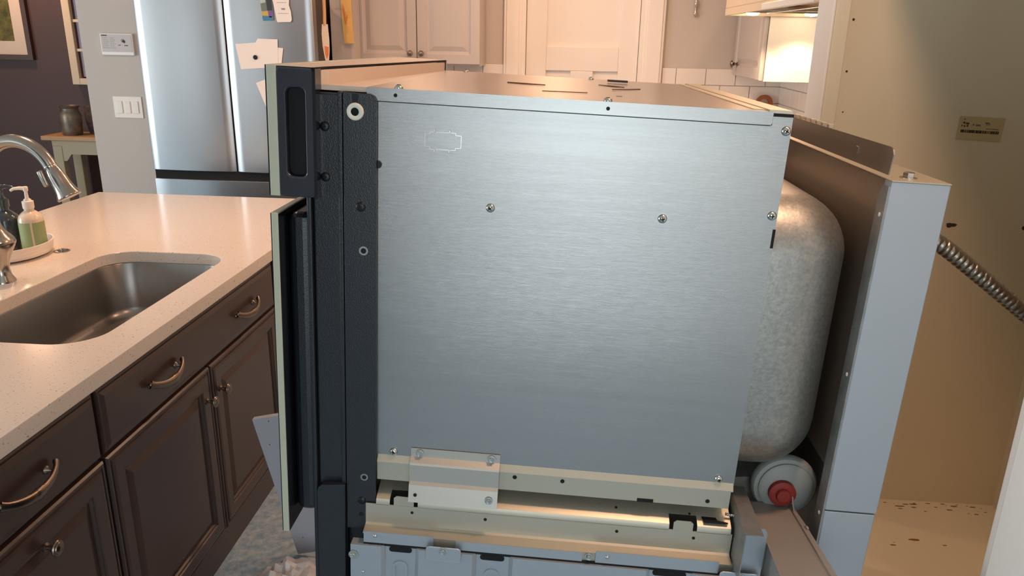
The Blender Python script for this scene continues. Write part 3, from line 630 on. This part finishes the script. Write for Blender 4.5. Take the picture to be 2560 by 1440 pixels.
# ledge with two tabs
def ledge(a0, a1): return V().sweep([(.040, -.5715), (-.006, -.5885), (-.0105, -.5915), (-.0120, -.5960), (-.0120, -.6010)], 0, a0, a1, .0012)
e_ = None
for k, (a0, a1) in enumerate(((-.5195, -.4990), (-.4570, -.0860), (-.0455, .0035))): ledge(a0, a1).build('ledge', M_zinc, ov, 25)
for a0, a1 in ((-.4990, -.4570), (-.0860, -.0455)):
    V().sweep([(.040, -.5715), (.006, -.5842)], 0, a0, a1, .0012).build('ledge', M_zinc, ov)
    V().prism([(a0 + .006, -.605), (a0 + .006, -.588), (a0 + .010, -.5845), (a1 - .010, -.5845), (a1 - .006, -.588), (a1 - .006, -.605)], 1, -.0116, -.0104).build('tab', M_zinc, ov)
V().sweep([(-.0120, -.6000), (-.0120, -.6320), (-.0150, -.6345), (-.0310, -.6380)], 0, -.5350, .0060, .0014).build('ledge_apron', M_zinc, ov, 25)
for a, c, r in ((-.4652, -.6098, .0022), (-.3556, -.6105, .0024), (-.161, -.611, .0024), (-.0489, -.611, .0024)): V().lathe([(r, 0), (r, .0006)], (a, -.0120, c), (0, -1, 0), 12).build('hole', M_deep, ov)
for a, bb in ((-.1635, .006), (-.0555, .006)): V().lathe([(.0018, 0), (.0018, .0008)], (a, bb, -.5828), (0, -.35, .94), 10).build('hole', M_deep, ov)
V().prism([(-.039, .008), (-.018, .008), (-.016, -.002), (-.001, -.006), (-.002, -.009), (-.036, -.009)], 2, -.5855, -.5845).build('slot', M_deep, ov)
# joining bracket
jb = V().sweep([(-.0022, -.5075), (-.0022, -.5205), (-.0115, -.5262), (-.0130, -.5290), (-.0118, -.5560), (-.0160, -.5600), (-.0210, -.5860)], 0, -.4700, -.3390, .0013)
jb.build('joining_bracket', mat('pale_bracket_steel', (184, 182, 174), .42, .55), ov, 20)
for a, c, s_ in ((-.4569, -.5145, s_hex), (-.3515, -.5145, s_hex)): screw(s_, a, -.0034, c, .82)
screw(s_hex, -.3515, -.0195, -.5735, .82); V().lathe([(.0026, 0), (.0026, .0006)], (-.4600, -.0195, -.5745), (0, -1, 0), 12).build('hole', M_deep, ov)
# lower trim strips and tabs
V().box(-.5330, -.4290, -.0330, -.0310, -.6525, -.6345).build('trim_strip', M_pale, ov)
V().box(-.3960, -.2095, -.0330, -.0310, -.6525, -.6380).build('trim_strip', M_pale, ov)
V().box(-.1900, -.0120, -.0330, -.0310, -.6525, -.6335).build('trim_strip', M_pale, ov)
V().box(-.5330, .012, -.0300, -.0180, -.6560, -.6385).build('trim_backing', M_zinc, ov)
screw(s_hex, -.1998, -.0305, -.6455, .85)
V().box(-.5330, .0, -.0325, -.0280, -.6570, -.6525).build('gutter', M_deep, ov)
for a0, a1, c0, c1 in ((-.4382, -.3862, -.6680, -.6420), (-.0125, .0440, -.6900, -.6400)):
    q = V(); q.prism(rrect((a0 + a1) / 2, (c0 + c1) / 2, a1 - a0, c1 - c0, .006, 4), 1, -.0450, -.0430); q.build('tab_plate', M_pale, ov, bevel=.0008)
screw(s_hex, -.4125, -.0450, -.6475, .9); screw(s_hex, .0165, -.0450, -.6465, .9); screw(s_pan, -.173, -.0332, -.6415, .5, slot=False); screw(s_pan, -.5157, -.0332, -.6405, .5, slot=False)
# ribbed lower side panel
lp = V(); prof = [(-.5520, -.0365)]
for r0, r1 in ((-.5060, -.5000), (-.4560, -.4500), (-.3700, -.3640), (-.3160, -.3100), (-.1150, -.1090), (-.0500, -.0440)):
    dd_ = prof[-1][1]; nd = -.0300 if dd_ < -.033 else -.0365
    prof += [(r0, dd_), (r1, nd)]
prof.append((.0440, prof[-1][1]))
lp.prism(prof + [(.0440, -.020), (-.5520, -.020)], 2, -1.30, -.6560); lp.build('lower_side_panel', M_pale, ov, 15)
for a0, a1 in ((-.4950, -.4610), (-.3590, -.3230), (-.1050, -.0560)):
    q = V(); q.prism(rrect((a0 + a1) / 2, -.6625, a1 - a0, .0085, .004, 4), 1, -.0312, -.0296); q.build('oval_slot', M_deep, ov)
for a in (-.4780, -.3410):
    q = V(); q.holed(rrect(a, -.722, .022, .080, .0095, 5), rrect(a, -.722, .015, .073, .006, 5), 1, -.0325, -.029); q.build('embossed_loop', M_pale, ov, 50)
screw(s_hex, -.5475, -.0370, -.6730, 1.0)
screw(s_pan, -.5330, -.0370, -.702, .35, slot=False)
# corner flange at the rear
V().sweep([(.0335, -.5625), (.0110, -.5625), (.0085, -.5645), (.0085, -.640)], 1, -.064, .062, .0014).build('corner_flange', M_steel_r, ov, 25)
V().prism([(.0090, -.572), (.0440, -.572), (.0480, -.578), (.0480, -.690), (.0090, -.690)], 1, -.0340, -.0325).build('corner_plate', M_pale, ov)
V().tube([(-.004 + i * .0007, .004, -.5765 - i * .0001) for i in range(28)], [.0016 + .0009 * (i % 4 < 2) for i in range(28)], 8).build('screw_shank', M_screw, ov, 50)
# front posts
V().box(-.6080, -.5700, -.0030, .020, -1.552, -.0085, .003).build('front_post', M_black, ov)
V().box(-.6150, -.6085, -.0090, .012, -1.552, -.1300, .002).build('post_edge', M_black, ov)
V().box(-.5720, -.5655, -.0085, .004, -1.552, -.0060, .002).build('post_rib', M_black, ov)
bp = V(); bp.prism([(-.5645, -.0060), (-.5300, -.0070), (-.5240, -.0095), (-.5212, -.0150), (-.5206, -.6390), (-.5228, -.6435), (-.5275, -.6455), (-.5645, -.6475)], 1, -.0090, -.0060); bp.build('mounting_bracket', M_black, ov, bevel=.0008)
V().lathe([(.0052, 0), (.0105, 0), (.0112, .001), (.0105, .0035), (.0085, .0040), (.0052, .0030)], (-.5482, -.0090, -.0298), (0, -1, 0), 28, False).build('bushing', mat('ivory_nylon', (214, 214, 200), .45), ov, 40)
V().lathe([(.0056, 0), (.0056, .0008)], (-.5482, -.0090, -.0298), (0, -1, 0), 10).build('hole', M_deep, ov)
V().prism([(-.5525, -.0075), (-.5440, -.0078), (-.5448, -.0190), (-.5518, -.0190)], 1, -.0094, -.0088).build('slot', M_blackp, ov)
for a, c, s_ in ((-.5418, -.1525, 1.1), (-.5416, -.5985, 1.0)): screw(s_blk, a, -.0090, c, s_, flat=.55)
for a, c in ((-.590, -.0513), (-.590, -.1169)): screw(s_blk, a, -.0030, c, 1.05, flat=.5)
M_grey = mat('bare_metal_ring', (150, 152, 150), .4, .6)
for a, c, r in ((-.5381, -.2123, .0062), (-.5379, -.5582, .0056)):
    V().lathe([(r * .62, 0), (r, 0), (r, .0008), (r * .62, .0008)], (a, -.0090, c), (0, -1, 0), 20, False).build('hole_ring', M_grey, ov, 40)
    V().lathe([(r * .62, 0), (r * .62, .0006)], (a, -.0090, c), (0, -1, 0), 16).build('hole', M_deep, ov)
V().lathe([(.0036, 0), (.0036, .0004)], (-.5428, -.0090, -.6220), (0, -1, 0), 14).build('hole', M_deep, ov)
pc = V(); pc.prism([(-.6080, -.5860), (-.6060, -.5790), (-.6010, -.5745), (-.5665, -.5705), (-.5655, -.5730), (-.5655, -1.552), (-.6080, -1.552)], 1, -.0150, -.0030); pc.build('post_cover', M_black, ov, bevel=.0015)
# control panel
cp = V().box(-.6455, -.6000, -.0080, .738, -.144, .0200, .003).build('control_housing', M_blackp, ov)
o_ = rrect(-.6225, -.0610, .0470, .1640, .0040, 6); i_ = rrect(-.6225, -.0600, .0250, .1120, .0080, 6)
V().holed(o_, i_, 1, -.0200, -.0085).build('end_cap', M_cap, cp, 40, bevel=.0025)
V().prism(rrect(-.6225, -.0600, .0240, .111, .008, 6), 1, -.0100, -.0086).build('recess', M_deep, cp)
V().box(-.6585, -.6458, -.0200, .742, -.1430, .0225, .0008).build('glass_edge', M_glassedge, ov)
V().box(-.6600, -.6586, -.0195, .7415, -.1425, .0220).build('fascia', M_blackp, ov)
# trim lip and rear wall of the control panel
V().prism([(-.6000, -.0200), (-.5970, -.0200), (-.5970, .030), (-.5440, .738), (-.6000, .738)], 2, .0175, .0215).build('trim_lip', M_matte, ov)
V().prism([(-.6000, -.0190), (-.5990, .030), (-.5465, .737), (-.6450, .737), (-.6450, -.0190)], 2, .0215, .0222).build('panel_top', M_lip, ov)
V().prism([(-.6000, .004), (-.5905, .020), (-.5850, .060), (-.5460, .730), (-.6000, .730)], 2, .0000, .0182).build('lip_wall', M_lip, ov)
V().prism([(-.6000, .004), (-.530, .004), (-.530, .730), (-.600, .730)], 2, -.0060, .0004).build('lip_floor', M_lip, ov)
V().box(-.5480, -.5435, .728, .738, -.006, .0205).build('trim_end', M_blackp, ov)
V().box(-.6000, -.5960, -.0200, .004, -.144, .0200).build('housing_return', M_blackp, cp)
# oven door
dr_ = V().box(-.6590, -.6500, -.0200, .7400, -.6560, -.1660, .0010); gl = dr_.build('door_glass', M_glassedge, ov)
V().box(-.6602, -.6591, -.0192, .7392, -.6552, -.1668).box(-.6499, -.6490, -.0185, .7385, -.6545, -.1675).build('black_backing', M_blackp, gl)
V().box(-.6495, -.6160, .012, .706, -.640, -.1720, .012, 3).build('door_frame', M_black, ov)
# rear: dome, duct box, sheet
V().box(-.090, .1275, .022, .690, -.532, -.112, .085, 10).build('insulation_dome', M_dome, ov, 60)
V().box(.1365, .2060, .0240, .700, -.500, -.0765).box(.1530, .2060, .0240, .700, -1.30, -.500).build('rear_duct', M_rear, ov)
V().box(.1345, .2075, .0, .0225, -.5530, -.0755, .0012).build('duct_side', M_pale, ov)
V().box(.1345, .2060, .0, .0225, -1.30, -.5548, .0012).build('duct_side', M_pale, ov)
V().prism([(.028, -.092), (.018, -.082), (.001, -.082), (.001, -.64), (.028, -.64)], 0, .1318, .1346).build('duct_flange', M_steel_r, ov)
V().box(.1340, .2078, -.0006, .705, -.0756, -.0738, .0006).build('duct_top', M_zinc, ov)
screw(s_hex, .166, .030, -.0738, 1.5, True)
for c in (-.12, -.345, -.565): V().lathe([(.0028, 0), (.0028, .0006)], (.1318, .012, c), (-1, 0, 0), 12).build('hole', M_paper, ov)
rs = V(); rs.prism([(.004, -.068), (.70, -.068), (.70, -.034), (.012, -.0335), (.005, -.0355), (.0, -.042)], 0, .1295, .1310); rs.build('rear_sheet', M_rear, ov)
for i in range(7): V().box(.1315, .1400, .262 + i * .030, .272 + i * .030, -.0345, -.0285, .0008).build('tooth', M_zinc, ov)
V().box(.1285, .1296, .118, .126, -.056, -.046, .0004).build('sheet_clip', M_screw, ov)
V().box(.02, .1500, .672, .700, -.70, -.07).build('inner_flange', M_duct, ov)
# platform behind, blower and red cap
V().prism([(.0095, .075), (.1070, .075), (.1150, .018), (.1210, -.150), (.0500, -.150), (.0500, -.0315), (.0095, -.0315)], 2, -.640, -.5950).build('rear_platform', M_duct, ov)
V().prism([(.1070, .075), (.1110, .075), (.1180, .020), (.1300, -.150), (.1210, -.150)], 2, -.64, -.5910).build('platform_edge', M_duct, ov)
V().tube([(.1090, .068, -.563), (.1095, .060, -.580), (.1110, .045, -.596), (.1140, .020, -.600), (.1170, .005, -.588)], .003, 8, .5).build('spring_clip', M_duct, ov, 50)
V().lathe([(.050, 0), (.050, .008), (.047, .012), (.041, .013), (.041, .016), (.036, .019), (0, .019)], (.1000, .090, -.5665), (0, -1, 0), 36).build('blower_housing', mat('grey_plastic', (150, 155, 152), .5), ov, 40)
V().lathe([(.0205, 0), (.0205, .008), (.017, .010), (.011, .010), (.011, .013), (.0095, .015), (0, .0155)], (.0935, .071, -.5715), (0, -1, 0), 28).build('red_cap', M_rubber, ov, 40)
V().prism([(.0, -.52), (.095, -.52), (.165, -.655), (.0, -.655)], 1, .22, .60).build('exhaust_chute', M_duct, ov)
V().prism([(.0, -.5790), (.125, -.5600), (.125, -.66), (.0, -.66)], 1, .108, .111).build('blower_bracket', M_duct, ov)
V().box(.0, .10, .195, .22, -.66, -.53).build('blower_plate', M_duct, ov)
M_scuff = mat('dark_scuff', (110, 84, 66), .5, .6)
for a0, b0, a1, b1, t_ in ((-.385, .392, -.318, .374, .004), (-.318, .186, -.250, .206, .0014), (-.222, .500, -.176, .462, .006), (-.205, .352, -.150, .430, .003), (-.210, .160, -.203, .164, .001)):
    V().prism([(a0, b0), ((a0 + a1) / 2, (b0 + b1) / 2 - t_), (a1, b1), ((a0 + a1) / 2 + .006, (b0 + b1) / 2 + t_)], 2, .0, .0014 - .004 * math.sin(PI * ((a0 + a1) / 2 + .535) / .51) * math.sin(PI * (b0 + b1) / 2 / .72) + .0003).build('scuff', M_scuff, ov)
for o in (s_pan, s_hex, s_blk, s_slot): bpy.data.objects.remove(o)

# ------------------------------------------------------------------ armoured cables
M_arm = mat('armoured_steel', (150, 140, 128), .3, .95)
def conduit(name, label, pts, r, pitch):
    P = [Vector(p) for p in pts]; out = []
    for i in range(len(P) - 1):                                     # catmull-rom
        p0, p1, p2, p3 = P[max(i - 1, 0)], P[i], P[i + 1], P[min(i + 2, len(P) - 1)]
        k = max(2, int((p2 - p1).length / (pitch / 8)))
        for j in range(k):
            t_ = j / k; out.append(0.5 * ((2 * p1) + (p2 - p0) * t_ + (2 * p0 - 5 * p1 + 4 * p2 - p3) * t_ ** 2 + (3 * p1 - p0 - 3 * p2 + p3) * t_ ** 3))
    dist = 0; R = []
    for i, p in enumerate(out):
        if i: dist += (p - out[i - 1]).length
        ph = (dist / pitch) % 1.0; R.append(r * (0.80 + 0.20 * math.sqrt(max(0, math.sin(PI * ph)))))
    o = MB().tube(out, R, 14).build(name, M_arm, None, 60)
    return tag(o, label, 'cable')
def WL(a, b, c): return ORIG + MO_ @ Vector((a, b, c))
conduit('armoured_cable', 'ribbed armoured cable leaving the duct box into the cabinet', [WL(.200, .05, -.150), WL(.237, .055, -.163), WL(.300, .058, -.2035), WL(.370, .060, -.2510), WL(.45, .07, -.305), WL(.56, .10, -.385), (.99, 1.15, 1.06), (1.10, 1.20, .80), (1.12, 1.22, .502)], .0118, .0088)

# ------------------------------------------------------------------ loose things on the floor
M_panel = mat('pale_blue_grey_enamel', (206, 212, 224), .4)
gs = thing('metal_panel', 'grey sheet metal panel leaning between island and oven', 'panel', (-.849, 2.11, .002), (0, math.radians(-13.0), 0))
MB().holed(rrect(.15, .252, .30, .504, .002, 6), rrect(.086, .442, .014, .018, .006, 6), 1, -.0012, .0012).build('plate', M_panel, gs)
MB().box(.0, .30, .0012, .018, .5025, .504).build('folded_edge', M_panel, gs)
for x, z in ((.03, .41), (.052, .49), (.036, .06), (.09, .05)): MB().lathe([(.003, 0), (.002, .0014), (0, .0016)], (x, -.0012, z), (0, -1, 0), 10).build('rivet', M_screw, gs, 40)
pb = MB(); pl = mat('crinkled_clear_film', (248, 244, 242), .3, bump=.1, bscale=40, trans=.1)
n = 26; grid = []
from mathutils import noise
for i in range(n + 1):
    row = []
    for j in range(n + 1):
        u, v_ = i / n - .5, j / n - .5; r2 = math.hypot(u, v_) * 2
        h = max(0, 1 - r2 ** 2) * .07 + abs(noise.noise(Vector((u * 9, v_ * 9, 1.3)))) * .05 * max(0, 1 - r2 ** 3) + .004
        row.append(pb.v((-.78 + u * .34 + .02 * noise.noise(Vector((u * 7, v_ * 7, 4))), 1.93 + v_ * .30, h)))
    grid.append(row)
for i in range(n):
    for j in range(n):
        if math.hypot((i + .5) / n - .5, (j + .5) / n - .5) < .5: pb.face([grid[i][j], grid[i + 1][j], grid[i + 1][j + 1], grid[i][j + 1]])
tag(pb.build('plastic_bag', pl, None, 30), 'crumpled clear plastic bag lying on the floor below the oven door', 'bag')
